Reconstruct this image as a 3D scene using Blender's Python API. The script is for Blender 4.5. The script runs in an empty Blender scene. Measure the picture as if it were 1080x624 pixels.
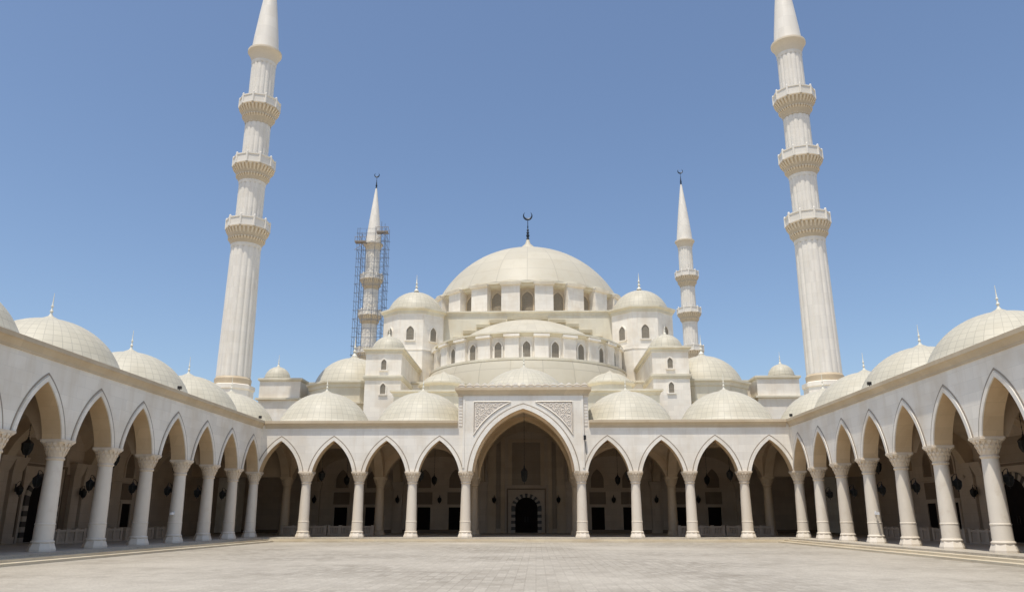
import bpy, math, random
from mathutils import Vector
random.seed(7)
R = math.radians
scene = bpy.context.scene
COL = scene.collection

# ------------------------------------------------------------------ camera, sky, sun, exposure
cam = bpy.data.cameras.new('camera')
cam.sensor_fit = 'HORIZONTAL'; cam.sensor_width = 36.0
cam.lens = 36.0 * 824.16 / 1080.0
cam.clip_start = 0.1; cam.clip_end = 6000
co = bpy.data.objects.new('camera', cam); COL.objects.link(co)
co.location = (0.92, 0.0, 1.381)
co.rotation_euler = (R(90 + 15.827), 0, R(1.704))
scene.camera = co

SUN = Vector((-0.13, -0.30, 1.0)).normalized()      # direction towards the sun
world = bpy.data.worlds.new('World'); scene.world = world; world.use_nodes = True
wn = world.node_tree; wn.nodes.clear()
sky = wn.nodes.new('ShaderNodeTexSky'); sky.sky_type = 'NISHITA'; sky.sun_disc = False
sky.sun_elevation = math.asin(SUN.z); sky.sun_rotation = math.atan2(SUN.x, SUN.y)
sky.altitude = 100; sky.air_density = 1.0; sky.dust_density = 1.7; sky.ozone_density = 2.8
bg = wn.nodes.new('ShaderNodeBackground'); bg.inputs['Strength'].default_value = 0.137
wo = wn.nodes.new('ShaderNodeOutputWorld')
wn.links.new(sky.outputs[0], bg.inputs[0]); wn.links.new(bg.outputs[0], wo.inputs[0])

sl = bpy.data.lights.new('sun', 'SUN'); sl.energy = 3.3; sl.angle = R(0.53); sl.color = (1.0, 0.95, 0.86)
so = bpy.data.objects.new('sun', sl); COL.objects.link(so)
so.rotation_euler = SUN.to_track_quat('Z', 'Y').to_euler(); so.location = (-20, -20, 120)

vs = scene.view_settings
vs.view_transform = 'Standard'; vs.look = 'None'; vs.exposure = 0.15; vs.gamma = 1.0; vs.use_curve_mapping = False
scene.render.engine = 'CYCLES'
scene.cycles.max_bounces = 8; scene.cycles.diffuse_bounces = 4

# ------------------------------------------------------------------ materials
def new_mat(name):
    m = bpy.data.materials.new(name); m.use_nodes = True
    nt = m.node_tree; b = nt.nodes['Principled BSDF']
    return m, nt, b
def N(nt, t, **k):
    n = nt.nodes.new(t)
    for a, v in k.items(): setattr(n, a, v)
    return n
def mixc(nt, fac, a, b, mode='MIX'):
    n = N(nt, 'ShaderNodeMix', data_type='RGBA', blend_type=mode)
    if isinstance(fac, (int, float)): n.inputs[0].default_value = fac
    else: nt.links.new(fac, n.inputs[0])
    for i, v in ((6, a), (7, b)):
        if isinstance(v, tuple): n.inputs[i].default_value = (*v, 1)
        else: nt.links.new(v, n.inputs[i])
    return n.outputs[2]
def noise(nt, vec, scale, detail=4, rough=0.55):
    n = N(nt, 'ShaderNodeTexNoise'); n.inputs['Scale'].default_value = scale
    n.inputs['Detail'].default_value = detail; n.inputs['Roughness'].default_value = rough
    nt.links.new(vec, n.inputs['Vector']); return n.outputs['Fac']
def ramp(nt, fac, lo, hi):
    n = N(nt, 'ShaderNodeMapRange'); n.inputs[1].default_value = lo; n.inputs[2].default_value = hi
    nt.links.new(fac, n.inputs[0]); return n.outputs[0]
def bump(nt, b, h, strength, dist=0.02):
    n = N(nt, 'ShaderNodeBump'); n.inputs['Strength'].default_value = strength; n.inputs['Distance'].default_value = dist
    nt.links.new(h, n.inputs['Height']); nt.links.new(n.outputs[0], b.inputs['Normal'])

def stone(name, col, joint=0.82, bw=1.1, bh=0.55, rough=0.6, var=0.06, stain=0.10, spec=0.3):
    """cladding panels laid on the world axes: faint joints, slab to slab variation, streaky weathering"""
    m, nt, b = new_mat(name)
    geo = N(nt, 'ShaderNodeNewGeometry'); sep = N(nt, 'ShaderNodeSeparateXYZ'); nt.links.new(geo.outputs['Position'], sep.inputs[0])
    add = N(nt, 'ShaderNodeMath', operation='ADD'); nt.links.new(sep.outputs[0], add.inputs[0]); nt.links.new(sep.outputs[1], add.inputs[1])
    cb = N(nt, 'ShaderNodeCombineXYZ'); nt.links.new(add.outputs[0], cb.inputs[0]); nt.links.new(sep.outputs[2], cb.inputs[1])
    br = N(nt, 'ShaderNodeTexBrick'); br.inputs['Scale'].default_value = 1; br.inputs['Brick Width'].default_value = bw
    br.inputs['Row Height'].default_value = bh; br.inputs['Mortar Size'].default_value = 0.007; br.inputs['Mortar Smooth'].default_value = 0.3
    br.inputs['Color1'].default_value = (*[c * (1 - var) for c in col], 1)
    br.inputs['Color2'].default_value = (*[min(1, c * (1 + var)) for c in col], 1)
    br.inputs['Mortar'].default_value = (*[c * joint for c in col], 1)
    nt.links.new(cb.outputs[0], br.inputs['Vector'])
    n1 = noise(nt, geo.outputs['Position'], 0.45, 5)
    mp = N(nt, 'ShaderNodeMapping'); mp.inputs['Scale'].default_value = (1.6, 1.6, 0.22); nt.links.new(geo.outputs['Position'], mp.inputs[0])
    n2 = noise(nt, mp.outputs[0], 1.3, 5)
    dark = tuple(c * f for c, f in zip(col, (0.80, 0.74, 0.66)))
    c = mixc(nt, ramp(nt, n1, 0.45, 0.85), br.outputs['Color'], dark)
    mm = N(nt, 'ShaderNodeMath', operation='MULTIPLY'); nt.links.new(ramp(nt, n2, 0.5, 0.8), mm.inputs[0]); mm.inputs[1].default_value = stain * 4
    c = mixc(nt, mm.outputs[0], c, dark)
    nt.links.new(c, b.inputs['Base Color']); b.inputs['Roughness'].default_value = rough
    b.inputs['Specular IOR Level'].default_value = spec
    n3 = noise(nt, geo.outputs['Position'], 9, 3)
    bump(nt, b, n3, 0.12)
    return m

def uvtile(name, col, line=0.72, mortar=0.02, rough=0.5, dirt=0.5, offset=0.0, var=0.05):
    """curved cladding: tiles follow the surface's own UVs (meridians and rings)"""
    m, nt, b = new_mat(name)
    tc = N(nt, 'ShaderNodeTexCoord'); geo = N(nt, 'ShaderNodeNewGeometry')
    br = N(nt, 'ShaderNodeTexBrick', offset=offset); br.inputs['Scale'].default_value = 1
    br.inputs['Brick Width'].default_value = 1; br.inputs['Row Height'].default_value = 1
    br.inputs['Mortar Size'].default_value = mortar; br.inputs['Mortar Smooth'].default_value = 0.4
    br.inputs['Color1'].default_value = (*[c * (1 - var) for c in col], 1)
    br.inputs['Color2'].default_value = (*[c * (1 + var) for c in col], 1)
    br.inputs['Mortar'].default_value = (*[c * line for c in col], 1)
    nt.links.new(tc.outputs['UV'], br.inputs['Vector'])
    n1 = noise(nt, geo.outputs['Position'], 0.7, 6, 0.62)
    dark = tuple(c * f for c, f in zip(col, (0.86, 0.82, 0.74)))
    mm = N(nt, 'ShaderNodeMath', operation='MULTIPLY'); nt.links.new(ramp(nt, n1, 0.48, 0.8), mm.inputs[0]); mm.inputs[1].default_value = dirt
    c = mixc(nt, mm.outputs[0], br.outputs['Color'], dark)
    nt.links.new(c, b.inputs['Base Color']); b.inputs['Roughness'].default_value = rough
    b.inputs['Specular IOR Level'].default_value = 0.3
    bump(nt, b, br.outputs['Fac'], -0.25, 0.01)
    return m

def plain(name, col, rough=0.6, metal=0.0, var=0.08, scale=6, spec=0.4, vein=False):
    m, nt, b = new_mat(name)
    tc = N(nt, 'ShaderNodeTexCoord'); n1 = noise(nt, tc.outputs['Object'], scale, 4)
    c = mixc(nt, n1, tuple(x * (1 - var) for x in col), tuple(min(1, x * (1 + var)) for x in col))
    if vein:
        oi = N(nt, 'ShaderNodeObjectInfo'); geo = N(nt, 'ShaderNodeNewGeometry')
        c = mixc(nt, ramp(nt, oi.outputs['Random'], -0.6, 3.0), c, tuple(x * f for x, f in zip(col, (.62, .55, .47))))
        nv = noise(nt, geo.outputs['Position'], 1.7, 7, 0.68); c = mixc(nt, ramp(nt, nv, 0.56, 0.95), c, tuple(x * f for x, f in zip(col, (.70, .62, .54))))
    nt.links.new(c, b.inputs['Base Color']); b.inputs['Roughness'].default_value = rough; b.inputs['Metallic'].default_value = metal
    b.inputs['Specular IOR Level'].default_value = spec
    return m

def paving(name, c1, c2, bw, bh, mortar):
    m, nt, b = new_mat(name)
    geo = N(nt, 'ShaderNodeNewGeometry')
    br = N(nt, 'ShaderNodeTexBrick'); br.inputs['Scale'].default_value = 1; br.inputs['Brick Width'].default_value = bw
    br.inputs['Row Height'].default_value = bh; br.inputs['Mortar Size'].default_value = 0.018; br.inputs['Bias'].default_value = 0.1
    br.inputs['Color1'].default_value = (*c1, 1); br.inputs['Color2'].default_value = (*c2, 1); br.inputs['Mortar'].default_value = (*mortar, 1)
    rm = N(nt, 'ShaderNodeMapping'); rm.inputs['Rotation'].default_value = (0, 0, R(90)); nt.links.new(geo.outputs['Position'], rm.inputs[0])
    nt.links.new(rm.outputs[0], br.inputs['Vector'])
    mp = N(nt, 'ShaderNodeMapping'); mp.inputs['Scale'].default_value = (0.5, 1.0, 1); nt.links.new(geo.outputs['Position'], mp.inputs[0])
    n1 = noise(nt, mp.outputs[0], 0.8, 6, 0.7); n2 = noise(nt, geo.outputs['Position'], 0.12, 3)
    n3 = noise(nt, geo.outputs['Position'], 14, 3)
    dk = tuple(c * f for c, f in zip(c1, (0.66, 0.64, 0.60)))
    n4 = noise(nt, geo.outputs['Position'], 1.6, 5, 0.75)
    c = mixc(nt, ramp(nt, n4, 0.46, 0.78), br.outputs['Color'], dk)
    c = mixc(nt, ramp(nt, n1, 0.52, 0.95), c, dk)
    c = mixc(nt, ramp(nt, n2, 0.4, 0.75), c, tuple(x * 1.12 for x in c2))
    c = mixc(nt, ramp(nt, n3, 0.5, 0.9), c, dk)
    nt.links.new(c, b.inputs['Base Color']); b.inputs['Roughness'].default_value = 0.62; b.inputs['Specular IOR Level'].default_value = 0.25
    bump(nt, b, n3, 0.15)
    return m

def carved(name, col, scale, dk):
    m, nt, b = new_mat(name)
    geo = N(nt, 'ShaderNodeNewGeometry')
    v = N(nt, 'ShaderNodeTexVoronoi', feature='DISTANCE_TO_EDGE'); v.inputs['Scale'].default_value = scale
    nt.links.new(geo.outputs['Position'], v.inputs['Vector'])
    n1 = noise(nt, geo.outputs['Position'], 1.2, 4)
    c = mixc(nt, n1, tuple(x * 0.93 for x in col), col)
    nt.links.new(c, b.inputs['Base Color']); b.inputs['Roughness'].default_value = 0.7; b.inputs['Specular IOR Level'].default_value = 0.2
    bump(nt, b, ramp(nt, v.outputs['Distance'], 0.0, 0.2), -1.0, 0.09)
    return m

M = {}
M['wall'] = stone('white_marble_cladding', (0.88, 0.82, 0.715), joint=0.84, var=.05, stain=.13)
M['trim'] = stone('cream_stone_trim', (0.62, 0.505, 0.35), joint=0.9, bw=1.4, bh=4)
M['soffit'] = stone('warm_shaded_soffit', (0.66, 0.49, 0.30), joint=0.85)  # shade and warm bounce of the arch undersides put into the tan
M['inner'] = stone('brown_shaded_interior', (0.50, 0.40, 0.305), joint=0.7)  # browner than the outside walls so the colour itself holds the interior shade
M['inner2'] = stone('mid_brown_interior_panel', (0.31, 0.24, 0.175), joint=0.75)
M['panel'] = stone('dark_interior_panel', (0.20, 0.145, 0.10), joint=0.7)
M['vault'] = stone('shaded_vault_plaster', (0.50, 0.385, 0.265), joint=0.9)  # interior shade is mixed into this tone as well
M['yellow'] = stone('cream_yellow_render', (0.73, 0.675, 0.535), joint=0.9, bw=2.0, bh=1.0)
M['dome'] = uvtile('cream_dome_tiles', (0.55, 0.505, 0.395), mortar=0.04, line=0.72, dirt=.45)
M['maindome'] = uvtile('large_dome_tiles', (0.55, 0.50, 0.39), mortar=0.018, line=0.80, dirt=.5)
M['shaft'] = uvtile('minaret_cladding', (0.80, 0.745, 0.65), mortar=0.012, line=0.9)
M['corbel'] = uvtile('shaded_corbel_stone', (0.60, 0.49, 0.34), mortar=0.012, line=0.8)  # body coloured darker to paint shade into the gaps between muqarnas
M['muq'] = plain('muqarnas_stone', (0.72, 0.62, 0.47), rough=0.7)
M['column'] = plain('polished_marble_column', (0.86, 0.785, 0.665), rough=0.42, var=0.07, scale=2.5, vein=True)
M['capital'] = plain('carved_marble_capital', (0.82, 0.71, 0.56), rough=0.6, var=0.10, scale=5, vein=True)
M['finial'] = plain('pale_metal_finial', (0.74, 0.70, 0.58), rough=0.4)
M['dark'] = plain('dark_bronze', (0.018, 0.016, 0.015), rough=0.45, spec=0.3)
M['blue'] = plain('dark_crescent_metal', (0.02, 0.03, 0.045), rough=0.4, metal=0.3)
M['lglass'] = plain('smoked_lantern_glass', (0.02, 0.02, 0.018), rough=0.35, spec=0.15)
M['door'] = plain('dark_timber_door', (0.016, 0.012, 0.010), rough=0.9, var=0.3, scale=3, spec=0.05)
M['grille'] = plain('bronze_window_grille', (0.27, 0.235, 0.18), rough=0.6, var=0.3, scale=7)
M['shutter'] = plain('bronze_window_screen', (0.29, 0.24, 0.17), rough=0.6, var=0.3, scale=5)
M['lattice'] = plain('window_lattice', (0.30, 0.26, 0.20), rough=0.6)
M['tan'] = plain('shaded_tan_column', (0.56, 0.43, 0.29), rough=0.5, var=.1, scale=3)  # darker copy of the column marble, with the aisle's shade in its colour
M['groove_shade'] = plain('groove_shadow_line', (0.34, 0.28, 0.215), rough=0.6)  # painted shadow line round the arches, neither cut groove nor inlay
M['black'] = plain('black_marble_voussoir', (0.05, 0.04, 0.033), rough=0.5)
M['whitev'] = plain('pale_marble_voussoir', (0.38, 0.31, 0.24), rough=0.5)
M['steel'] = plain('scaffold_steel', (0.13, 0.145, 0.18), rough=0.6)
M['plank'] = plain('scaffold_board', (0.27, 0.23, 0.19), rough=0.8)
M['white'] = plain('white_plastic', (0.8, 0.8, 0.8), rough=0.4)
M['paving'] = paving('courtyard_pavers', (0.345, 0.305, 0.245), (0.47, 0.425, 0.35), 0.6, 0.3, (0.33, 0.29, 0.235))
M['floor'] = paving('arcade_floor_slabs', (0.46, 0.41, 0.33), (0.50, 0.45, 0.37), 0.8, 0.8, (0.38, 0.33, 0.26))
M['step'] = stone('cream_step_stone', (0.62, 0.54, 0.40), joint=0.8, bw=1.5, bh=3)
M['ground'] = plain('dry_sandy_ground', (0.36, 0.30, 0.22), rough=0.9, var=0.15, scale=0.05)
M['carved'] = carved('carved_arabesque', (0.84, 0.77, 0.67), 5.5, None)
M['carvedback'] = plain('carved_panel_ground', (0.76, 0.67, 0.56), rough=0.8)

# ------------------------------------------------------------------ mesh helpers
class MB:
    def __init__(s): s.v = []; s.f = []; s.m = []; s.uv = []
    def quad(s, pts, m=0, uv=None):
        i = len(s.v); s.v += [tuple(p) for p in pts]; s.f.append(tuple(range(i, i + len(pts)))); s.m.append(m); s.uv.append(uv)
    def box(s, x0, x1, y0, y1, z0, z1, m=0):
        a = [(x0, y0), (x1, y0), (x1, y1), (x0, y1)]; s.prism(a, z0, z1, m)
    def prism(s, poly, z0, z1, m=0, top=None, cap=True):
        top = top or poly; n = len(poly); i = len(s.v)
        s.v += [(x, y, z0) for x, y in poly] + [(x, y, z1) for x, y in top]
        for k in range(n):
            l = (k + 1) % n; s.f.append((i + k, i + l, i + n + l, i + n + k)); s.m.append(m); s.uv.append(None)
        if cap:
            s.f.append(tuple(i + k for k in reversed(range(n)))); s.f.append(tuple(i + n + k for k in range(n))); s.m += [m, m]; s.uv += [None, None]
    def lathe(s, prof, n=32, c=(0, 0), a0=0.0, a1=2 * math.pi, nu=None, tv=1.0, rot=0.0, m=0, rmod=None, seg_m=None):
        nu = nu or n; full = abs(a1 - a0 - 2 * math.pi) < 1e-6
        i = len(s.v); L = 0; vs_ = [0]
        for k in range(1, len(prof)):
            L += math.dist(prof[k], prof[k - 1]); vs_.append(L / tv)
        cols = n if full else n + 1
        for (r, z) in prof:
            for j in range(cols):
                a = rot + a0 + (a1 - a0) * j / n
                q = r * (rmod(j, z) if rmod else 1)
                s.v.append((c[0] + q * math.sin(a), c[1] - q * math.cos(a), z))
        for k in range(len(prof) - 1):
            for j in range(n):
                j2 = (j + 1) % cols
                s.f.append((i + k * cols + j, i + k * cols + j2, i + (k + 1) * cols + j2, i + (k + 1) * cols + j))
                s.m.append(seg_m[k] if seg_m else m)
                u0, u1 = nu * j / n, nu * (j + 1) / n
                s.uv.append([(u0, vs_[k]), (u1, vs_[k]), (u1, vs_[k + 1]), (u0, vs_[k + 1])])
    def tube(s, p, q, r, n=6, m=0, r2=None):
        p = Vector(p); q = Vector(q); d = (q - p)
        if d.length < 1e-6: return
        d.normalize(); a = Vector((0, 0, 1)) if abs(d.z) < 0.9 else Vector((1, 0, 0))
        e1 = d.cross(a).normalized(); e2 = d.cross(e1); i = len(s.v); r2 = r if r2 is None else r2
        for (o, rr) in ((p, r), (q, r2)):
            for k in range(n):
                t = 2 * math.pi * k / n; s.v.append(tuple(o + e1 * (rr * math.cos(t)) + e2 * (rr * math.sin(t))))
        for k in range(n):
            l = (k + 1) % n; s.f.append((i + k, i + n + k, i + n + l, i + l)); s.m.append(m); s.uv.append(None)
        s.f.append(tuple(i + k for k in range(n))); s.f.append(tuple(i + n + k for k in reversed(range(n)))); s.m += [m, m]; s.uv += [None, None]
    def path(s, pts, r, n=6, m=0):
        for a, b in zip(pts, pts[1:]): s.tube(a, b, r, n, m)
    def mesh(s, name, mats, smooth=True):
        me = bpy.data.meshes.new(name); me.from_pydata(s.v, [], s.f)
        for mt in mats: me.materials.append(mt)
        me.polygons.foreach_set('material_index', s.m)
        if any(u for u in s.uv):
            lay = me.uv_layers.new(name='UVMap'); data = []
            for f, u in zip(s.f, s.uv):
                for k in range(len(f)): data += list(u[k]) if u else [0.5, 0.5]
            lay.data.foreach_set('uv', data)
        me.update()
        if smooth:
            me.polygons.foreach_set('use_smooth', [True] * len(me.polygons)); me.set_sharp_from_angle(angle=R(32))
        return me
    def build(s, name, mats, parent=None, loc=(0, 0, 0), smooth=True, rotz=0):
        if not isinstance(mats, (list, tuple)): mats = [mats]
        return link(name, s.mesh(name, mats, smooth), parent, loc, rotz)
def link(name, me, parent=None, loc=(0, 0, 0), rotz=0):
    o = bpy.data.objects.new(name, me); COL.objects.link(o); o.location = loc; o.rotation_euler = (0, 0, rotz); o.parent = parent; return o
def thing(name, label, cat, loc=(0, 0, 0), rotz=0, group=None):
    o = bpy.data.objects.new(name, None); COL.objects.link(o); o.empty_display_size = 0.5
    o.location = loc; o.rotation_euler = (0, 0, rotz); tag(o, label, cat, group); return o
def tag(o, label, cat, group=None):
    o['label'] = label; o['category'] = cat
    if group: o['group'] = group
    return o
def struct(o): o['kind'] = 'structure'; return o
def copy_tree(o, parent=None):
    c = o.copy(); COL.objects.link(c); c.parent = parent
    for ch in list(o.children): copy_tree(ch, c)
    return c
def dup(root, loc, label, rotz=None):
    c = copy_tree(root); c.location = loc; c['label'] = label
    if rotz is not None: c.rotation_euler = (0, 0, rotz)
    return c

def arch(a, rise, n=11, off=0.0, sag=None):
    """pointed arch over half-width a, offset outwards by off: points from left spring to right spring"""
    ch = math.hypot(a, rise); sg = ch * ((0.155 if a > 3 else 0.10) if sag is None else sag)
    rad = (ch * ch / 4 + sg * sg) / (2 * sg); nx, nz = rise / ch, a / ch
    cx, cz = a / 2 - nx * (rad - sg), rise / 2 - nz * (rad - sg); rr = rad + off
    t0 = math.asin(-cz / rr); t1 = math.acos(-cx / rr)
    right = [(cx + rr * math.cos(t0 + (t1 - t0) * k / n), cz + rr * math.sin(t0 + (t1 - t0) * k / n)) for k in range(n + 1)]
    right[0] = (right[0][0], 0.0); right[-1] = (0.0, right[-1][1])
    left = [(-x, z) for x, z in right]
    return left[:-1] + right[::-1]
def arch_wall(mb, T, bays, u0, u1, zs, ztop, v0, v1, mw=0, ms=1, mback=1):
    """wall from zs to ztop pierced by arches; T maps (u,v,z)->xyz; bays = [(centre, half width, rise)]"""
    cur = u0
    def face(p, m, v, flip):
        q = [T(u, v, z) for u, z in p]
        mb.quad(q[::-1] if flip else q, m)
    segs = []
    for (uc, a, rise) in bays:
        pts = [(uc + x, zs + z) for x, z in arch(a, rise)]
        if pts[0][0] > cur + 1e-4: segs.append([(cur, zs), (pts[0][0], zs)]); 
        segs.append(pts); cur = pts[-1][0]
    if cur < u1 - 1e-4: segs.append([(cur, zs), (u1, zs)])
    for sg in segs:
        for (ua, za), (ub, zb) in zip(sg, sg[1:]):
            p = [(ua, za), (ub, zb), (ub, ztop), (ua, ztop)]
            face(p, mw, v0, False); face(p, mback, v1, True)
            mb.quad([T(ua, v0, za), T(ua, v1, za), T(ub, v1, zb), T(ub, v0, zb)], ms)
    mb.quad([T(u0, v0, ztop), T(u1, v0, ztop), T(u1, v1, ztop), T(u0, v1, ztop)], mw)
    mb.quad([T(u0, v0, zs), T(u0, v0, ztop), T(u0, v1, ztop), T(u0, v1, zs)], mw)
    mb.quad([T(u1, v0, zs), T(u1, v1, zs), T(u1, v1, ztop), T(u1, v0, ztop)], mw)
def arch_band(mb, T, uc, zs, a, rise, o0, o1, v0, v1, m=0):
    """raised moulding following an arch, between offsets o0 and o1, standing from v1 out to v0"""
    A = arch(a, rise, 14, o0); B = arch(a, rise, 14, o1)
    for k in range(len(A) - 1):
        a0, a1, b0, b1 = A[k], A[k + 1], B[k], B[k + 1]
        P = lambda q, v: T(uc + q[0], v, zs + q[1])
        mb.quad([P(a0, v0), P(a1, v0), P(b1, v0), P(b0, v0)], m)
        mb.quad([P(b0, v0), P(b1, v0), P(b1, v1), P(b0, v1)], m)
        mb.quad([P(a1, v0), P(a0, v0), P(a0, v1), P(a1, v1)], m)
    for q, r_ in ((A[0], B[0]), (B[-1], A[-1])):
        mb.quad([T(uc + q[0], v0, zs + q[1]), T(uc + r_[0], v0, zs + r_[1]), T(uc + r_[0], v1, zs + r_[1]), T(uc + q[0], v1, zs + q[1])], m)
def vault(mb, uc, vc, hu, hv, zs, k, n=14, m=0):
    rad2 = hu * hu + hv * hv
    P = [[(uc + hu * (2 * i / n - 1), vc + hv * (2 * j / n - 1)) for j in range(n + 1)] for i in range(n + 1)]
    Z = lambda u, v: zs + k * math.sqrt(max(0, rad2 - (u - uc) ** 2 - (v - vc) ** 2))
    for i in range(n):
        for j in range(n):
            q = [P[i][j], P[i][j + 1], P[i + 1][j + 1], P[i + 1][j]]
            mb.quad([(u, v, Z(u, v)) for u, v in q], m)
ID = lambda u, v, z: (u, v, z)
def sweep_u(mb, prof, u0, u1, m=0):
    """horizontal moulding: profile of (v,z) points swept along u, ends closed"""
    for (va, za), (vb, zb) in zip(prof, prof[1:]):
        mb.quad([(u0, va, za), (u1, va, za), (u1, vb, zb), (u0, vb, zb)], m)
    mb.quad([(u0, v, z) for v, z in prof][::-1], m); mb.quad([(u1, v, z) for v, z in prof], m)
def sweep_loop(mb, outline, prof, m=0, closed=True):
    """moulding swept round a convex outline (ccw); profile = (outward offset, z)"""
    n = len(outline); rings = []
    for off, z in prof:
        ring = []
        for k in range(n):
            p0, p1, p2 = (Vector(outline[(k - 1) % n]), Vector(outline[k]), Vector(outline[(k + 1) % n]))
            d1 = (p1 - p0).normalized(); d2 = (p2 - p1).normalized()
            n1 = Vector((d1.y, -d1.x)); n2 = Vector((d2.y, -d2.x)); b = (n1 + n2); b /= max(0.2, b.dot(n1))
            q = p1 + b * off; ring.append((q.x, q.y, z))
        rings.append(ring)
    for ra, rb in zip(rings, rings[1:]):
        for k in range(n):
            l = (k + 1) % n; mb.quad([ra[k], ra[l], rb[l], rb[k]], m)
    mb.quad(rings[-1], m); mb.quad(rings[0][::-1], m)
def ngon(n, r, c=(0, 0), rot=0.0): return [(c[0] + r * math.cos(rot + 2 * math.pi * k / n), c[1] + r * math.sin(rot + 2 * math.pi * k / n)) for k in range(n)]
def rect(x0, x1, y0, y1): return [(x0, y0), (x1, y0), (x1, y1), (x0, y1)]
ORD = ['first', 'second', 'third', 'fourth', 'fifth', 'sixth', 'seventh', 'eighth', 'ninth', 'tenth', 'eleventh', 'twelfth']

D = 59.76; HC = 4.70; BAY = 4.0; SB = 4.2; HM = 4.30; HW = 20.29
VI = 8.2            # inner row / side wall distance behind the front columns
ROOF = 8.45

# ------------------------------------------------------------------ ground
mb = MB(); mb.quad([(-1500, -1500, -0.34), (1500, -1500, -0.34), (1500, 1500, -0.34), (-1500, 1500, -0.34)]); struct(mb.build('ground', M['ground']))
mb = MB(); mb.quad([(-26, -40, -0.30), (26, -40, -0.30), (26, D + 2, -0.30), (-26, D + 2, -0.30)]); struct(mb.build('courtyard', M['paving']))
E0 = 19.0; B0 = D - 0.72; YN = 8.0
mb = MB()
mb.box(-30, -E0, YN, B0, -0.32, 0.0); mb.box(E0, 30, YN, B0, -0.32, 0.0); mb.box(-30, 30, B0, 77.4, -0.32, 0.0)
struct(mb.build('arcade_floor', M['floor']))
mb = MB()
for k, (z0) in enumerate((-0.10, -0.20)):
    t = 0.48 * (k + 1); tb = 0.28 * (k + 1); t0 = 0.48 * k; tb0 = 0.28 * k
    for s in (-1, 1):
        xs = sorted((s * (E0 - t0), s * (E0 - t))); mb.box(xs[0], xs[1], YN, B0 - tb0, -0.32, z0)
    mb.box(-(E0 - t), E0 - t, B0 - tb, B0 - tb0, -0.32, z0)
struct(mb.build('steps', M['step']))

# ------------------------------------------------------------------ columns
def column_meshes(ms, mc):
    s = MB(); s.lathe([(0.405, 0.40), (0.40, 0.9), (0.398, 1.08), (0.412, 1.10), (0.412, 1.14), (0.388, 1.16), (0.365, 2.4), (0.325, 3.86)], 24)
    b = MB(); ch = lambda h, c: [(-h + c, -h), (h - c, -h), (h, -h + c), (h, h - c), (h - c, h), (-h + c, h), (-h, h - c), (-h, -h + c)]
    o8 = lambda r: ngon(8, r, rot=R(22.5)); b.prism(o8(.555), 0, 0.09); b.prism(o8(.555), 0.09, 0.35, top=o8(.45))
    b.lathe([(0.40, 0.33), (0.455, 0.35), (0.47, 0.39), (0.455, 0.43), (0.41, 0.45), (0.40, 0.5)], 24)
    c = MB()
    c.lathe([(0.32, 3.80), (0.37, 3.84), (0.385, 3.88), (0.37, 3.92), (0.335, 3.95), (0.345, 4.05)], 20)
    c.lathe([(0.34, 3.95), (0.40, 4.15), (0.46, 4.38), (0.50, 4.55)], 16)
    for (r0, r1, z0, z1, n, ph) in ((0.36, 0.43, 3.98, 4.20, 14, 0), (0.42, 0.50, 4.16, 4.38, 16, 0.5), (0.48, 0.57, 4.34, 4.56, 16, 0)):
        for k in range(n):
            a = 2 * math.pi * (k + ph) / n; w = r1 * math.pi / n * 0.72
            def pt(r, t, z): return (r * math.cos(a) - t * math.sin(a), r * math.sin(a) + t * math.cos(a), z)
            c.quad([pt(r0, 0, z0), pt(r1, w, z1 - 0.06), pt(r1, w, z1), pt(r1, -w, z1), pt(r1, -w, z1 - 0.06)])
            c.quad([pt(r1, -w, z1), pt(r1, w, z1), pt(r0 - .04, w * .6, z1), pt(r0 - .04, -w * .6, z1)])
            c.quad([pt(r0, 0, z0), pt(r0 - .05, w, z1), pt(r1, w, z1), pt(r1, w, z1 - .06)])
            c.quad([pt(r0, 0, z0), pt(r1, -w, z1 - .06), pt(r1, -w, z1), pt(r0 - .05, -w, z1)])
    c.prism(ch(0.50, 0.14), 4.52, 4.60, top=ch(0.54, 0.12)); c.prism(ch(0.54, 0.07), 4.60, HC)
    return s.mesh('column', [ms]), b.mesh('column_base', [ms]), c.mesh('capital', [mc], smooth=False)
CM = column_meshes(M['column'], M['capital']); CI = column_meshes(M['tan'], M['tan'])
def column(parent, u, v, C=None):
    C = C or CM; s = link('column', C[0], parent, (u, v, 0)); link('base', C[1], s); link('capital', C[2], s); return s

# ------------------------------------------------------------------ domes
def finial_mesh(h, r):
    m = MB(); m.lathe([(r * 2.2, -0.12), (r * 1.7, 0.0), (r * 0.8, h * 0.10), (r * 0.7, h * .16), (r * 1.25, h * .22), (r * 0.6, h * .28), (r * .5, h * .38), (r * .95, h * .44), (r * .45, h * .5), (r * 0.3, h * 0.7), (0.012, h)], 10)
    return m.mesh('finial', [M['finial']])
FIN = {'s': finial_mesh(1.25, 0.075), 'm': finial_mesh(2.2, 0.16)}
def cap_profile(r, rise, n=14, skirt=0.0, neck=0.0, nh=None):
    rad = (r * r + rise * rise) / (2 * rise); zc = rise - rad; th = math.asin(min(1, r / rad))
    if zc > 0: th = math.pi - th
    p = []
    if skirt: p += [(r + skirt * 1.25, -skirt * 0.85), (r + skirt * 0.55, -skirt * 0.55), (r + skirt * .12, -0.08)]
    for k in range(n + 1):
        t = th * (1 - k / n); q = (rad * math.sin(t), zc + rad * math.cos(t))
        if neck and q[0] < neck: break
        p.append(q)
    if neck:
        z0 = p[-1][1]; nh = nh or neck * 1.15
        p += [(neck * .98, z0), (neck * 0.74, z0 + nh * 0.27), (neck * 0.46, z0 + nh * .5), (neck * .22, z0 + nh * .70), (neck * .12, z0 + nh)]
    else: p[-1] = (0.02, p[-1][1])
    return p
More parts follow.
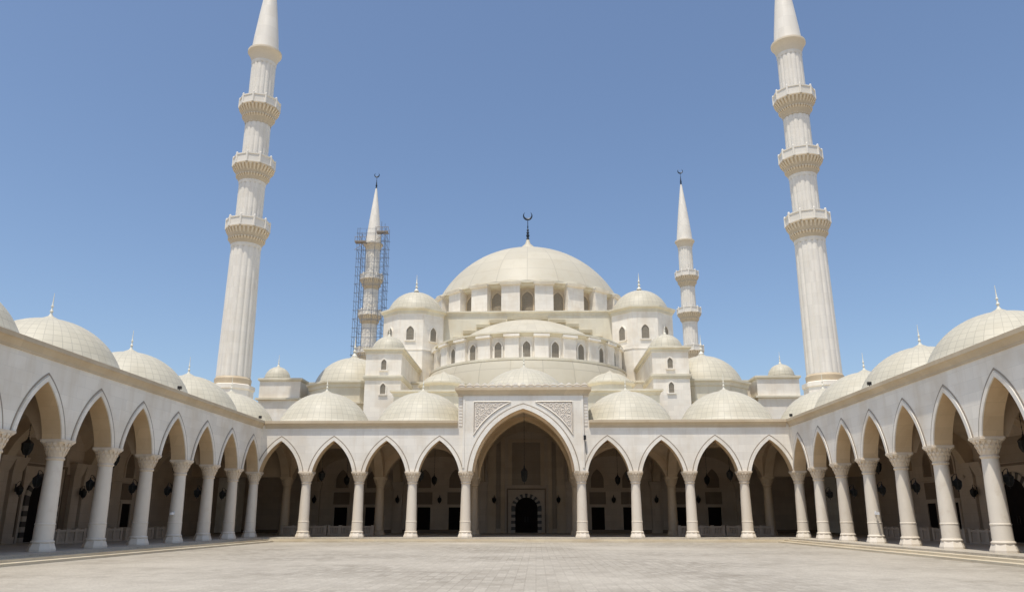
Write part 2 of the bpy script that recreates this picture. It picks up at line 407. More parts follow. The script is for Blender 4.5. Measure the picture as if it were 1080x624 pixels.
def arc_dome(parent, u, v, z, r=3.62, rise=2.46):
    m = MB(); m.lathe(cap_profile(r, rise, 14, skirt=0.52, neck=0.55, nh=.34), 56, nu=48, tv=0.42)
    m.lathe([(r + .62, -.95), (r + .62, -.55), (r + .65, -.442)], 56, nu=48, tv=0.42)
    o = m.build('dome', M['dome'], parent, (u, v, z)); link('finial', FIN['s'], o, (0, 0, rise + 0.18)); return o

# ------------------------------------------------------------------ arcades
CORN = [(0.0, 7.90), (-0.05, 7.90), (-0.06, 8.02), (-0.10, 8.10), (-0.17, 8.20), (-0.22, 8.24), (-0.27, 8.26), (-0.27, 8.45), (0.0, 8.45)]
FV0, FV1 = -0.42, 0.43
SA, SR = 1.52, 2.28
def door_panel(mb, T, uc, hw, h, v):
    """recessed doorway: frame standing proud of the wall plane v, dark leaf set in it"""
def wall_bay(par, T3, uc, vw, name_w='blind_niche'):
    """one wall bay: two dark doors, ledge, arched blind niches above. vw = wall plane, wall stands at +v"""
    for du in (-1.5, 1.5):
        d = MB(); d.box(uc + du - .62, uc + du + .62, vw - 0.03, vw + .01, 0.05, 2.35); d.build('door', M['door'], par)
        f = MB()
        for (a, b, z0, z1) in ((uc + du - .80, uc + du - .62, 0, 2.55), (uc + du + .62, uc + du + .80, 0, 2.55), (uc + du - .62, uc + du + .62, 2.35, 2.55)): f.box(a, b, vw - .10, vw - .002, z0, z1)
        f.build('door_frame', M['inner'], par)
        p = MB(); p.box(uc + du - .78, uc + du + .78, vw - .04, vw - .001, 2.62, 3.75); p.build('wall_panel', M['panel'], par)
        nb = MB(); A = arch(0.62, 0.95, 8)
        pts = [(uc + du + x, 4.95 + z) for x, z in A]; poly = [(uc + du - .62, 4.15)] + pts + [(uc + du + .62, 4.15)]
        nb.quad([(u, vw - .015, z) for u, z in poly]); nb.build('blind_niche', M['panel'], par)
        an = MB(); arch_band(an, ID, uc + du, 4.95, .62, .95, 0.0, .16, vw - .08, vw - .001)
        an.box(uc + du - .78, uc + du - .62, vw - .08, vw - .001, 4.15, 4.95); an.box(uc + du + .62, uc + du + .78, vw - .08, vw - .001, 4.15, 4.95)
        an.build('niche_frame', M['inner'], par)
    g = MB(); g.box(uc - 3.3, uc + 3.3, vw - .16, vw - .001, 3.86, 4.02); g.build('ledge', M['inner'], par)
def pilaster(par, u, vw, h=4.7):
    m = MB(); m.box(u - .42, u + .42, vw - .28, vw - .001, 0, 3.95); m.box(u - .5, u + .5, vw - .34, vw - .001, 0, .35)
    m.prism(rect(u - .44, u + .44, vw - .30, vw - .001), 3.95, h, top=rect(u - .62, u + .62, vw - .52, vw - .001)); return m.build('pilaster', M['inner'], par)
def big_door(par, uc, vw, hw=1.3, spring=2.35, label=None):
    """arched doorway with black and white voussoirs"""
    poly = [(uc - hw, 0.03)] + [(uc - hw * math.cos(math.pi * k / 12), spring + hw * .95 * math.sin(math.pi * k / 12)) for k in range(13)] + [(uc + hw, 0.03)]
    d = MB(); d.quad([(u, vw - .02, z) for u, z in poly]); leaf = d.build('door', M['door'], par)
    for s in (-1, 1):
        h = MB(); h.box(uc + s * .14 - .03, uc + s * .14 + .03, vw - .07, vw - .021, 1.0, 1.5); h.build('handle', M['dark'], leaf)
    f = MB(); w = 0.38; k = 0; z = 0.0; nb = 8; hh = spring / nb
    for j in range(nb):
        for s in (-1, 1):
            a, b = sorted((uc + s * hw, uc + s * (hw + w))); f.box(a, b, vw - .12, vw - .001, z, z + hh, m=j % 2)
        z += hh
    nv = 17
    for j in range(nv):
        t0, t1 = math.pi * j / nv, math.pi * (j + 1) / nv
        q = [(hw, t0), (hw + w, t0), (hw + w, t1), (hw, t1)]
        P = [(uc - r * math.cos(t), spring + r * .95 * math.sin(t)) for r, t in q]
        f.quad([(u, vw - .12, zz) for u, zz in P][::-1], (j + 1) % 2)
        f.quad([(P[1][0], vw - .12, P[1][1]), (P[2][0], vw - .12, P[2][1]), (P[2][0], vw, P[2][1]), (P[1][0], vw, P[1][1])], (j + 1) % 2)
    f.build('voussoir_surround', [M['whitev'], M['black']], par, smooth=False)
    r = MB(); o = hw + w + .30
    for (a, b, z0, z1) in ((uc - o - .14, uc - o, 0, spring + o + .1), (uc + o, uc + o + .14, 0, spring + o + .1), (uc - o, uc + o, spring + o - .04, spring + o + .1)): r.box(a, b, vw - .07, vw - .001, z0, z1)
    r.build('door_moulding', M['panel'], par)

def side_arcade(sgn):
    word = 'left' if sgn < 0 else 'right'
    t = thing('side_arcade', 'long domed arcade along the %s side of the courtyard, its face %s' % (word, 'in shade' if sgn < 0 else 'sunlit'), 'arcade', (sgn * HW, D, 0), R(90) if sgn < 0 else R(-90), 'arcades beside the courtyard')
    d = -1 if sgn < 0 else 1          # u direction towards the camera
    NB = 10; un = d * (NB * SB + 0.5); uf = d * 0.42
    U = sorted((uf * -1 * -1, un))
    # front wall: starts behind the corner of the entrance arcade's face
    ua, ub = sorted((d * -0.40, un))
    w = MB(); bays = sorted([(d * (i + .5) * SB, SA + .06, SR) for i in range(NB)])
    arch_wall(w, ID, bays, ua, ub, HC, 7.90, FV0, FV1); w.box(ua, ub, FV0 + .002, FV1, 7.9, 8.44)
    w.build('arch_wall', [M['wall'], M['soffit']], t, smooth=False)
    for b in bays:
        m = MB(); arch_band(m, ID, b[0], HC, b[1], b[2], 0.0, 0.20, FV0 - .055, FV0); arch_band(m, ID, b[0], HC, b[1], b[2], .245, 0.315, FV0 - .02, FV0, 1)
        m.build('arch_moulding', [M['wall'], M['groove_shade']], t, smooth=False)
    c = MB(); e0, e1 = sorted((d * 0.42, un)); sweep_u(c, [(v + FV0, z) for v, z in CORN], e0, e1); c.build('cornice', M['trim'], t, smooth=False)
    for i in range(1, NB + 1): column(t, d * i * SB, 0)
    # roof, vaults, transverse arches, outer wall
    r = MB(); a0, a1 = sorted((d * -8.0, un)); r.box(a0, a1, FV1 + .01, VI + .7, ROOF - .16, ROOF - .02); r.build('roof', M['yellow'], t, smooth=False)
    for k in range(NB // 2 + 1):
        uc = d * (k * 2 * SB - SB) ; hu = SB
        v_ = MB(); vault(v_, uc, VI / 2, hu, VI / 2, HC, 0.60); v_.build('vault', M['vault'], t)
        ar = MB(); TT = lambda u, v, z, q=d * k * 2 * SB: (q + v, u, z)
        arch_wall(ar, TT, [(VI / 2 + .1, 3.45, 2.35)], FV1 + .01, VI - .01, HC, 8.25, -.36, .36, 0, 0, 0)
        ar.build('rib_arch', M['vault'], t, smooth=False)
        if k > 0: pilaster(t, d * k * 2 * SB, VI)
        if k > 0:
            pilaster(t, d * (k * 2 - 1) * SB - 3.0 * d, VI) if k == 2 else None
            if k == 2: pilaster(t, d * (k * 2 - 1) * SB + 3.0 * d, VI)
            wc = d * (k * 2 - 1) * SB
            if k == 2:
                big_door(t, wc, VI)
                for q in (-2.42, 2.42):
                    p = MB(); p.box(wc + q - .24, wc + q + .24, VI - .04, VI - .001, .35, 4.0); p.build('wall_panel', M['panel'], t)
                p = MB(); p.box(wc - 1.9, wc + 1.9, VI - .04, VI - .001, 4.5, 5.9); p.build('wall_panel', M['inner2'], t)
            else: wall_bay(t, ID, wc, VI)
        if k >= 0:
            dm = arc_dome(t, uc if k > 0 else d * -4.1, VI / 2 - .1, ROOF + .38)
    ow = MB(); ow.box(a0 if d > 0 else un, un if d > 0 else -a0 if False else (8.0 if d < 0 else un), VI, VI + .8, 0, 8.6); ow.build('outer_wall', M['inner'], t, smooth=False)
    sk = MB(); sk.box(*sorted((d * -7.8, un)), VI + .802, VI + .95, -.3, 8.8); sk.build('outer_cladding', M['wall'], t, smooth=False)
    ew = MB(); x0, x1 = sorted((un, un + d * .5)); ew.box(x0, x1, FV0, VI + .9, 0, 8.44); ew.build('end_wall', M['wall'], t, smooth=False)
    return t
left = side_arcade(-1); right = side_arcade(1)

# ------------------------------------------------------------------ entrance arcade with portal
ea = thing('entrance_arcade', 'white arcade across the back of the courtyard with a tall central portal arch', 'arcade', (0, D, 0), 0, 'arcades beside the courtyard')
XE = HW + FV0 - .0
cols = [s * (HM + BAY * k) for k in range(4) for s in (-1, 1)]
for x in cols + [-HW, HW]: column(ea, x, 0)
for s in (-1, 1):
    w = MB(); bays = sorted([(s * (HM + BAY * (k + .5)), SA, SR) for k in range(4)])
    u0, u1 = sorted((s * 4.92, s * XE))
    # the outermost arch is cut by the side arcade's face: keep its own pier narrow
    arch_wall(w, ID, bays, *sorted((s * 4.30, s * XE)), HC, 7.90, FV0, FV1)
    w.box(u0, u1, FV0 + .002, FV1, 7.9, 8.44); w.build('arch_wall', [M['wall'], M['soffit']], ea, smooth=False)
    for b in bays:
        m = MB(); arch_band(m, ID, b[0], HC, b[1], b[2], 0.0, 0.22, FV0 - .055, FV0); arch_band(m, ID, b[0], HC, b[1], b[2], .255, 0.315, FV0 - .02, FV0, 1)
        m.build('arch_moulding', [M['wall'], M['groove_shade']], ea, smooth=False)
    c = MB(); x0, x1 = sorted((s * 4.96, s * (XE - 0.28))); sweep_u(c, [(v + FV0, z) for v, z in CORN], x0, x1); c.build('cornice', M['trim'], ea, smooth=False)
    r = MB(); r.box(*sorted((s * 4.66, s * (HW + VI + .3))), FV1 + .01, 17.2, ROOF - .16, ROOF - .025); r.build('roof', M['yellow'], ea, smooth=False)
    for k in range(2):
        uc = s * (HM + 4 + 8 * k)
        for (va, vb) in ((0, VI), (VI, 17.24)):
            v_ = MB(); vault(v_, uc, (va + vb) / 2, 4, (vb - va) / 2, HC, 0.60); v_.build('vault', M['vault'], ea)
        arc_dome(ea, uc, 4.15, ROOF + .38)
    for k in range(3):
        u = s * (HM + 8 * k); ztop = 8.25 if k else 10.6
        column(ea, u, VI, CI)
        for (va, vb) in ((FV1 + .01, VI - .36), (VI + .36, 17.2)):
            ar = MB(); arch_wall(ar, lambda p, q, z, u=u: (u + q, p, z), [((va + vb) / 2, 3.35, 2.35)], va, vb, HC, ztop, -.35, .35, 0, 0, 0); ar.build('rib_arch', M['vault'], ea, smooth=False)
    ar = MB(); arch_wall(ar, ID, sorted([(s * (HM + 4 + 8 * k), 3.55, 2.5) for k in range(2)]), *sorted((s * (HM + .36), s * (HW + VI))), HC, 8.27, VI - .35, VI + .35, 0, 0, 0)
    ar.build('inner_arch_wall', M['vault'], ea, smooth=False)
    v_ = MB(); vault(v_, s * (HW + VI / 2), (VI + 17.24) / 2, VI / 2, (17.24 - VI) / 2, HC, .6); v_.build('vault', M['vault'], ea)
    ow = MB(); ow.box(*sorted((s * (HW + VI), s * (HW + VI + .8))), 8.02, 17.2, 0, 8.6); ow.build('outer_wall', [M['inner']], ea, smooth=False)
# portal
PF = FV0 - 0.12
pt = MB(); PA, PR = 3.80, 4.62
arch_wall(pt, ID, [(0, PA, PR)], -4.55, 4.55, HC, 10.66, PF, FV1 + .1)
portal = pt.build('portal', [M['wall'], M['soffit']], ea, smooth=False)
m = MB(); arch_band(m, ID, 0, HC, PA, PR, 0.0, .30, PF - .10, PF); arch_band(m, ID, 0, HC, PA, PR, .34, .40, PF - .03, PF, 1); m.build('arch_moulding', [M['wall'], M['groove_shade']], portal, smooth=False)
m = MB(); arch_band(m, ID, 0, HC, PA - .002, PR - .002, -.16, -0.0, PF + .35, FV1 + .05); m.build('inner_moulding', M['soffit'], portal, smooth=False)
# spandrel panels: frame, sunk ground, scrolling arabesque
for s in (-1, 1):
    B = [(x, HC + z) for x, z in arch(PA, PR, 30, 0.78)]
    half = [(x, z) for x, z in B if x * s > 0.95 and x * s < 3.74]; half.sort(key=lambda p: p[0] * s)
    half = [p for p in half if p[1] < 9.85]
    half = half + [(s * 3.74, half[-1][1] - .18)]
    poly = [(half[0][0], 9.85)] + [(s * 3.74, 9.85)] + half[::-1]
    g = MB(); q = [(x, PF - .012, z) for x, z in poly]; g.quad(q if s > 0 else q[::-1]); pn = g.build('carved_panel', M['carvedback'], portal, smooth=False)
    fr = MB(); loop = poly + [poly[0]]
    for a, b in zip(loop, loop[1:]): fr.tube((a[0], PF - .02, a[1]), (b[0], PF - .02, b[1]), .05, 4)
    fr
    for a, b in zip(loop, loop[1:]): fr.tube((a[0] * .985 + s * .02, PF - .03, a[1] - .03), (b[0] * .985 + s * .02, PF - .03, b[1] - .03), .025, 4, 1)
    fr.build('panel_frame', [M['wall'], M['groove_shade']], pn, smooth=False)
    sc = MB(); PB = arch(PA, PR, 60, 0.78)
    def inside(x, z):
        if not (0.9 < x * s < 3.62 and z < 9.74): return False
        ax = abs(x); q_ = [(abs(u), HC + w_) for u, w_ in PB]; k_ = min(range(len(q_)), key=lambda i: abs(q_[i][0] - ax)); return z > q_[k_][1] + .16
    spirals = [(s * (3.72 - .24 - .46 * i), 9.85 - .24 - .46 * j, (i + j) % 2) for i in range(6) for j in range(5)]
    for (cx, cz, fl) in spirals:
        prev = None
        for k in range(17):
            a = k * .62 * (1 if fl else -1) + 1.0; rr = .21 * (1 - k / 19)
            x, z = cx + rr * math.cos(a), cz + rr * math.sin(a)
            cur = (x, PF - .03, z) if inside(x, z) else None
            if cur and prev: sc.tube(prev, cur, .030, 4)
            prev = cur
        for k in range(5):
            a = k * 1.257; x, z = cx + .25 * math.cos(a), cz + .25 * math.sin(a)
            if inside(x, z) and inside(x + .1 * math.cos(a + 1), z + .1 * math.sin(a + 1)): sc.tube((x, PF - .03, z), (x + .10 * math.cos(a + 1), PF - .03, z + .10 * math.sin(a + 1)), .035, 4, r2=.008)
    sc.build('arabesque', M['carved'], pn, smooth=False)
for s in (-1, 1):
    b = MB(); b.box(*sorted((s * 4.552, s * 4.92)), FV0 + .02, FV1 + .08, 7.9, 10.66); bo = b.build('carved_border', M['carved'], portal, smooth=False)
    st = MB()
    for k in range(11):
        z = 8.05 + k * .235; st.box(*sorted((s * 4.60, s * 4.87)), FV0 - .03, FV0 + .02, z, z + .15)
    st.build('border_ornament', M['carved'], bo, smooth=False)
    e = MB(); e.box(*sorted((s * 4.40, s * 4.55)), PF - .05, PF - .001, 4.95, 10.0); e.build('edge_strip', M['wall'], portal, smooth=False)
m = MB(); sweep_loop(m, rect(-4.92, 4.92, PF + .02, 3.0), [(0.0, 10.30), (.04, 10.30), (.05, 10.42), (.10, 10.50), (.16, 10.60), (.22, 10.68), (.26, 10.72), (.26, 10.92), (0.0, 10.94)]); m.build('portal_cornice', M['trim'], portal, smooth=False)
cr = MB(); n = 17; wd = 9.9 / n
for k in range(n):
    xc = -4.95 + wd * (k + .5); P = [(-.27, 0), (-.275, .12), (-.20, .20), (-.13, .25), (0, .34), (.13, .25), (.20, .20), (.275, .12), (.27, 0)]
    i0 = [(xc + x, PF - .16, 10.94 + z) for x, z in P]; i1 = [(xc + x, PF + .02, 10.94 + z) for x, z in P]
    cr.quad(i0); cr.quad(i1[::-1])
    for a in range(len(P) - 1): cr.quad([i0[a + 1], i0[a], i1[a], i1[a + 1]])
    sc2 = [(xc + wd * .5 * math.cos(math.pi * (1 - q / 8)), PF - .17, 10.96 + .13 * math.sin(math.pi * q / 8)) for q in range(9)]; cr.path(sc2, .022, 4, 1)
cr.build('cresting', [M['wall'], M['trim']], portal, smooth=False)
b = MB(); b.box(-4.6, 4.6, FV1 + .1, VI + .4, 10.5, 10.65); b.box(-4.92, -4.6, FV1 + .1, VI + .4, 8.3, 10.66); b.box(4.6, 4.92, FV1 + .1, VI + .4, 8.3, 10.66); b.box(-4.66, 4.66, VI + .41, 17.2, 11.65, 11.8); b.box(-4.92, -4.662, VI + .41, 17.2, 8.3, 11.81); b.box(4.662, 4.92, VI + .41, 17.2, 8.3, 11.81); b.build('portal_roof', M['yellow'], ea, smooth=False)
for (va, vb) in ((0.3, VI), (VI, 17.24)):
    v_ = MB(); vault(v_, 0, (va + vb) / 2, HM, (vb - va) / 2, HC, 1.10); v_.build('vault', M['vault'], ea)
ar = MB(); arch_wall(ar, ID, [(0, 3.80, 4.75)], -HM - .35, HM + .35, HC, 11.6, VI - .35, VI + .35, 0, 0, 0); ar.build('inner_arch_wall', M['soffit'], ea, smooth=False)
m = MB(); arch_band(m, ID, 0, HC, 3.8, 4.75, 0, .22, VI - .43, VI - .35); m.build('arch_moulding', M['soffit'], ea, smooth=False)
dm = arc_dome(ea, 0, 4.4, 10.85, 3.75, 2.4)

# ------------------------------------------------------------------ prayer hall
ph = thing('prayer_hall', 'cream domed prayer hall with a huge central dome, half dome and turrets behind the arcade', 'mosque', (0, 77, 0))
def P(x, y): return (x, y - 77)
# front wall inside the arcade
VW = 0.0
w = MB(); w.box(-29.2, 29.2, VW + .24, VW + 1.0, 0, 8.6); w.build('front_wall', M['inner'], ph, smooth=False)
for s in (-1, 1):
    for k in range(2): wall_bay(ph, ID, s * (HM + 4 + 8 * k), VW + .24)
    for k in range(3): pilaster(ph, s * (HM + 8 * k), VW + .24)
    wb = MB(); wb.box(*sorted((s * 4.9, s * 28.9)), VW + .1, VW + .239, 0, .3); wb.build('skirting', M['panel'], ph, smooth=False)
pw = MB(); pw.box(-4.6, 4.6, VW + .02, VW + .238, 0, 10.4); pw.box(-4.3, 4.3, VW - .06, VW + .018, 9.35, 9.55)
fw = pw.build('portal_wall', M['inner'], ph, smooth=False)
big_door(ph, 0, VW + .02, 1.06, 2.25)
m = MB()
for (a, b, z0, z1) in ((-1.75, -1.38, 4.3, 8.75), (1.38, 1.75, 4.3, 8.75), (-1.38, 1.38, 8.45, 8.75), (-3.7, -2.9, 0, 9.3), (2.9, 3.7, 0, 9.3), (-2.45, -2.05, 0, 9.3), (2.05, 2.45, 0, 9.3)): m.box(a, b, VW - .16, VW + .019, z0, z1)
m.build('wall_moulding', M['vault'], ph, smooth=False)
m = MB()
for s in (-1, 1): m.box(*sorted((s * 2.47, s * 2.88)), VW - .01, VW + .019, .4, 9.2)
m.box(-1.36, 1.36, VW - .01, VW + .019, 4.4, 8.4); m.build('recessed_panel', M['inner2'], ph, smooth=False)
m = MB(); m.box(-4.4, 4.4, VW - .16, VW + .019, 9.6, 9.8); m.build('upper_ledge', M['panel'], ph, smooth=False)
# body masses
def block(name, x0, x1, y0, y1, z0, z1, mat='wall', corn=None, cm='yellow'):
    b = MB(); b.box(x0, x1, y0 - 77, y1 - 77, z0, z1); o = b.build(name, M[mat], ph, smooth=False)
    if corn:
        c = MB(); e, h = corn; sweep_loop(c, rect(x0, x1, y0 - 77, y1 - 77), [(0.002, z1 - h), (e * .25, z1 - h), (e * .35, z1 - h * .55), (e * .8, z1 - h * .38), (e, z1 - h * .33), (e, z1), (0.002, z1 + .01)]); c.build('cornice', M[cm], o, smooth=False)
    return o
block('hall_body', -27.0, 27.0, 92.2, 137, 0, 16.1, 'yellow')
block('central_block', -13.2, 13.2, 77.3, 97.8, 8.5, 13.6, 'yellow', (.35, .5))
arc = math.pi / 2
# windows on flat or turned faces
def window(par, x, y, z0, w, h, ang=0.0, proud=.10, frame='wall', rise=None, pane='grille'):
    """arched window; ang = direction of the outward normal measured from -Y towards +X"""
    rise = rise or w * .62; a = w / 2; sp = z0 + h - rise
    nx, ny = math.sin(ang), -math.cos(ang); tx, ty = math.cos(ang), math.sin(ang)
    T = lambda u, v, z: (x + tx * u - nx * v, y + ty * u - ny * v, z)
    A = arch(a, rise, 6); p = [(-a, z0)] + [(q[0], sp + q[1]) for q in A] + [(a, z0)]
    f = MB(); arch_band(f, T, 0, sp, a, rise, 0, .14, -proud, 0)
    for s in (-1, 1):
        u0, u1 = sorted((s * a, s * (a + .14)))
        f.quad([T(u0, -proud, z0), T(u1, -proud, z0), T(u1, -proud, sp), T(u0, -proud, sp)])
        f.quad([T(s * a, -proud, z0), T(s * a, 0, z0), T(s * a, 0, sp), T(s * a, -proud, sp)]); f.quad([T(s * (a + .14), -proud, z0), T(s * (a + .14), 0, z0), T(s * (a + .14), 0, sp), T(s * (a + .14), -proud, sp)])
    f.quad([T(-a - .2, -proud - .04, z0 - .12), T(a + .2, -proud - .04, z0 - .12), T(a + .2, -proud - .04, z0), T(-a - .2, -proud - .04, z0)])
    f.quad([T(-a - .2, -proud - .04, z0), T(a + .2, -proud - .04, z0), T(a + .2, 0, z0), T(-a - .2, 0, z0)])
    f.quad([T(-a - .2, -proud - .04, z0 - .12), T(-a - .2, 0, z0 - .12), T(a + .2, 0, z0 - .12), T(a + .2, -proud - .04, z0 - .12)])
    # pane with lattice bars, one mesh
    f2 = MB(); f2.quad([T(u, -.012, z) for u, z in p])
    nbar = 3
    for k in range(1, nbar): u = -a + w * k / nbar; f2.quad([T(u - .025, -.03, z0), T(u + .025, -.03, z0), T(u + .025, -.03, sp + rise * .5), T(u - .025, -.03, sp + rise * .5)], 1)
    zz = z0 + .3
    while zz < sp: f2.quad([T(-a, -.03, zz), T(a, -.03, zz), T(a, -.03, zz + .05), T(-a, -.03, zz + .05)], 1); zz += .38
    wf = f.build('window', M[frame], par, smooth=False)
    if par.parent is None: f2.build('pane', [M[pane], M['lattice']], wf, smooth=False)
    else: f2.build('window_pane', [M[pane], M['lattice']], par, smooth=False)
    return wf
# side wings
for s in (-1, 1):
    x0, x1 = sorted((s * 25.3, s * 29.9))
    o = block('wing', x0, x1, 86, 100, 0, 16.4, 'wall', None)
    c = MB(); sweep_loop(c, rect(x0, x1, 86 - 77, 100 - 77), [(0.002, 16.05), (.12, 16.12), (.2, 16.2), (.2, 16.4), (0.002, 16.45)]); c.build('cornice', M['yellow'], o, smooth=False)
    l = MB(); sweep_loop(l, rect(x0, x1, 86 - 77, 100 - 77), [(0.002, 13.95), (.3, 14.0), (.3, 14.2), (0.002, 14.25)]); l.build('ledge', M['yellow'], o, smooth=False)
    x0, x1 = sorted((s * 12, s * 25.29))
    rw = MB(); rw.box(x0, x1, 88.9 - 77, 89.1 - 77, 8.4, 16.18); ro = rw.build('recess_wall', M['wall'], ph, smooth=False)
    e = MB(); e.box(x0, x1, 88.6 - 77, 92 - 77, 16.2, 16.40); e.build('eave', M['yellow'], ro, smooth=False)
    # small wing dome
    m = MB(); m.lathe(cap_profile(1.45, 1.3, 10, skirt=.12, neck=.3, nh=.25), 32, nu=16, tv=.5); m.lathe([(1.58, -.5), (1.58, -.1), (1.44, -.05)], 32, nu=16)
    d_ = m.build('wing_dome', M['dome'], ph, (s * 28.95, 89 - 77, 16.95)); link('finial', FIN['s'], d_, (0, 0, 1.48))
    # side hall dome on an octagonal drum
    cx, cy = s * 19.85, 88 - 77
    m = MB(); oc = ngon(8, 4.75, (0, 0), R(22.5)); m.prism(oc, 8.3 - 15.7, -.02); dr = m.build('hall_dome_drum', M['yellow'], ph, (cx, cy, 15.7), smooth=False)
    c = MB(); sweep_loop(c, oc, [(.002, -.75), (.12, -.72), (.2, -.4), (.42, -.22), (.42, -.03), (.002, .0)]); sweep_loop(c, oc, [(.002, -2.6), (.25, -2.5), (.25, -2.3), (.002, -2.25)]); c.build('cornice', M['yellow'], dr, smooth=False)
    m = MB(); m.lathe(cap_profile(4.3, 3.15, 14, skirt=.25, neck=.7, nh=.5), 56, nu=36, tv=.6); d_ = m.build('hall_dome', M['dome'], ph, (cx, cy, 15.85)); link('finial', FIN['m'], d_, (0, 0, 3.5))
    # stair tower
    x0, x1 = sorted((s * 13.35, s * 17.2)); o = block('stair_tower', x0, x1, 82, 97, 0, 18.9, 'wall', (.32, .55))
    l = MB(); sweep_loop(l, rect(x0, x1, 82 - 77, 97 - 77), [(.002, 15.45), (.1, 15.5), (.22, 15.75), (.22, 15.95), (.002, 16.0)]); l.build('ledge', M['yellow'], o, smooth=False)
    wx = s * 15.22
    window(o, wx, 82 - 77 - .001, 16.55, .55, 1.15); window(o, wx, 82 - 77 - .001, 13.95, .55, 1.15)
    m = MB(); m.lathe(cap_profile(1.85, 1.55, 10, skirt=.2, neck=.3), 36, nu=16, tv=.5); m.lathe([(2.02, -.35), (2.02, -.12), (1.85, -.05)], 36, nu=16)
    d_ = m.build('tower_dome', M['dome'], ph, (wx, 84.3 - 77, 19.15)); link('finial', FIN['s'], d_, (0, 0, 1.75))
    # octagonal turret
    tx, ty = s * 14.68, 99 - 77; ap = 3.85; oc = ngon(8, ap / math.cos(R(22.5)), (0, 0), R(22.5))
    m = MB(); m.prism(oc, 12 - 27, -.02); tu = m.build('turret', M['wall'], ph, (tx, ty, 27.0), smooth=False)
    c = MB(); sweep_loop(c, oc, [(.002, -.8), (.06, -.78), (.12, -.45), (.35, -.28), (.42, -.22), (.42, -.02), (.002, .0)]); c.build('cornice', M['yellow'], tu, smooth=False)
    for k in range(-2, 3):
        a = R(45 * k); window(tu, (ap + .001) * math.sin(a), -(ap + .001) * math.cos(a), 22.75 - 27, .95, 1.8, a)
    bnd = MB(); sweep_loop(bnd, oc, [(.002, -5.55), (.06, -5.5), (.06, -5.38), (.002, -5.35)]); bnd.build('band', M['wall'], tu, smooth=False)
    m = MB(); m.lathe(cap_profile(3.66, 2.95, 14, skirt=.25, neck=.42), 48, nu=36, tv=.55)
    d_ = m.build('turret_dome', M['dome'], ph, (tx, ty, 27.0)); link('finial', FIN['m'], d_, (0, 0, 3.3))
    # small quarter dome beside the portal
    qx, qy = s * 9.0, 84 - 77
    m = MB(); m.lathe([(2.5, -1.7), (2.5, -.35), (2.6, -.3), (2.8, -.12), (2.8, 0.02), (2.5, .06)], 12, nu=12); q_ = m.build('corner_dome_drum', M['yellow'], ph, (qx, qy, 15.2), smooth=False)
    m = MB(); m.lathe(cap_profile(2.5, 1.2, 10, neck=.5, nh=.35), 32, nu=16, tv=.6); m.build('corner_dome', M['dome'], ph, (qx, qy, 15.24))
# main block under the dome
blk = block('dome_block', -14.0, 14.0, 98.2, 126, 12, 27.15, 'yellow', (.25, .5))
# half dome, its window wall, ledge and sloping apron
HD = (0, 98.2 - 77)
def half(prof, n, nu=None, tv=1.0, m=None, **k):
    b = MB() if m is None else m; b.lathe(prof, n, HD, -arc, arc, nu=nu, tv=tv, **k); return b
b = half([(13.5, 13.0), (13.1, 15.6), (12.75, 17.4), (12.35, 18.35)], 44, 11, 2.2); b.build('apron_roof', M['maindome'], ph)
b = half([(12.3, 18.30), (12.42, 18.36), (12.42, 18.62), (12.1, 18.66), (11.7, 18.66)], 44); b.build('half_drum_ledge', M['yellow'], ph)
b = half([(11.55, 18.6), (11.55, 21.6)], 44); hw_ = b.build('half_drum', M['wall'], ph)
AL = R(16.2)
for k in range(-5, 6):
    a = k * AL; window(hw_, HD[0] + 11.56 * math.sin(a), HD[1] - 11.56 * math.cos(a), 18.78, .85, 1.85, a, proud=.12, rise=.5)
for k in range(-6, 6):
    a = (k + .5) * AL
    if abs(a) > R(90): continue
    pr_ = MB(); hwid = .80
    Tt = lambda u, v, a=a: (HD[0] + v * math.sin(a) + u * math.cos(a), HD[1] - v * math.cos(a) + u * math.sin(a))
    pr_.prism([Tt(-hwid, 11.95), Tt(hwid, 11.95), Tt(hwid, 11.4), Tt(-hwid, 11.4)], 18.67, 21.1)
    pr_.prism([Tt(-hwid - .12, 12.25), Tt(hwid + .12, 12.25), Tt(hwid + .12, 11.4), Tt(-hwid - .12, 11.4)], 21.1, 21.38)
    pr_.build('pier', M['wall'], ph, smooth=False)
b = half([(11.5, 21.2), (11.75, 21.25), (11.9, 21.45), (12.15, 21.5), (12.15, 21.68), (11.4, 21.76)], 66, rmod=None); b.build('half_dome_cornice', M['yellow'], ph)
b = half([(11.6, -.02)] + cap_profile(9.9, 3.85, 14), 48, 24, 1.1); 
for i, (x, y, z) in enumerate(b.v): b.v[i] = (x, y, z + 21.74)
b.build('half_dome', M['maindome'], ph)
# stepped ledges on the block face following the half dome
for i, (xa, xb, z) in enumerate(((-2.6, 2.6, 26.28), (2.75, 4.9, 25.85), (4.9, 6.6, 25.25), (6.7, 8.3, 24.45), (8.4, 9.6, 23.6))):
    for s in ((1,) if i == 0 else (-1, 1)):
        x0, x1 = sorted((s * xa, s * xb)) if i else (xa, xb)
        l = MB(); l.prism(rect(x0, x1, HD[1] - .40, HD[1] - .002), z - .32, z + .05, top=rect(x0, x1, HD[1] - .62, HD[1] - .002)); l.build('stepped_ledge', M['yellow'], ph, smooth=False)
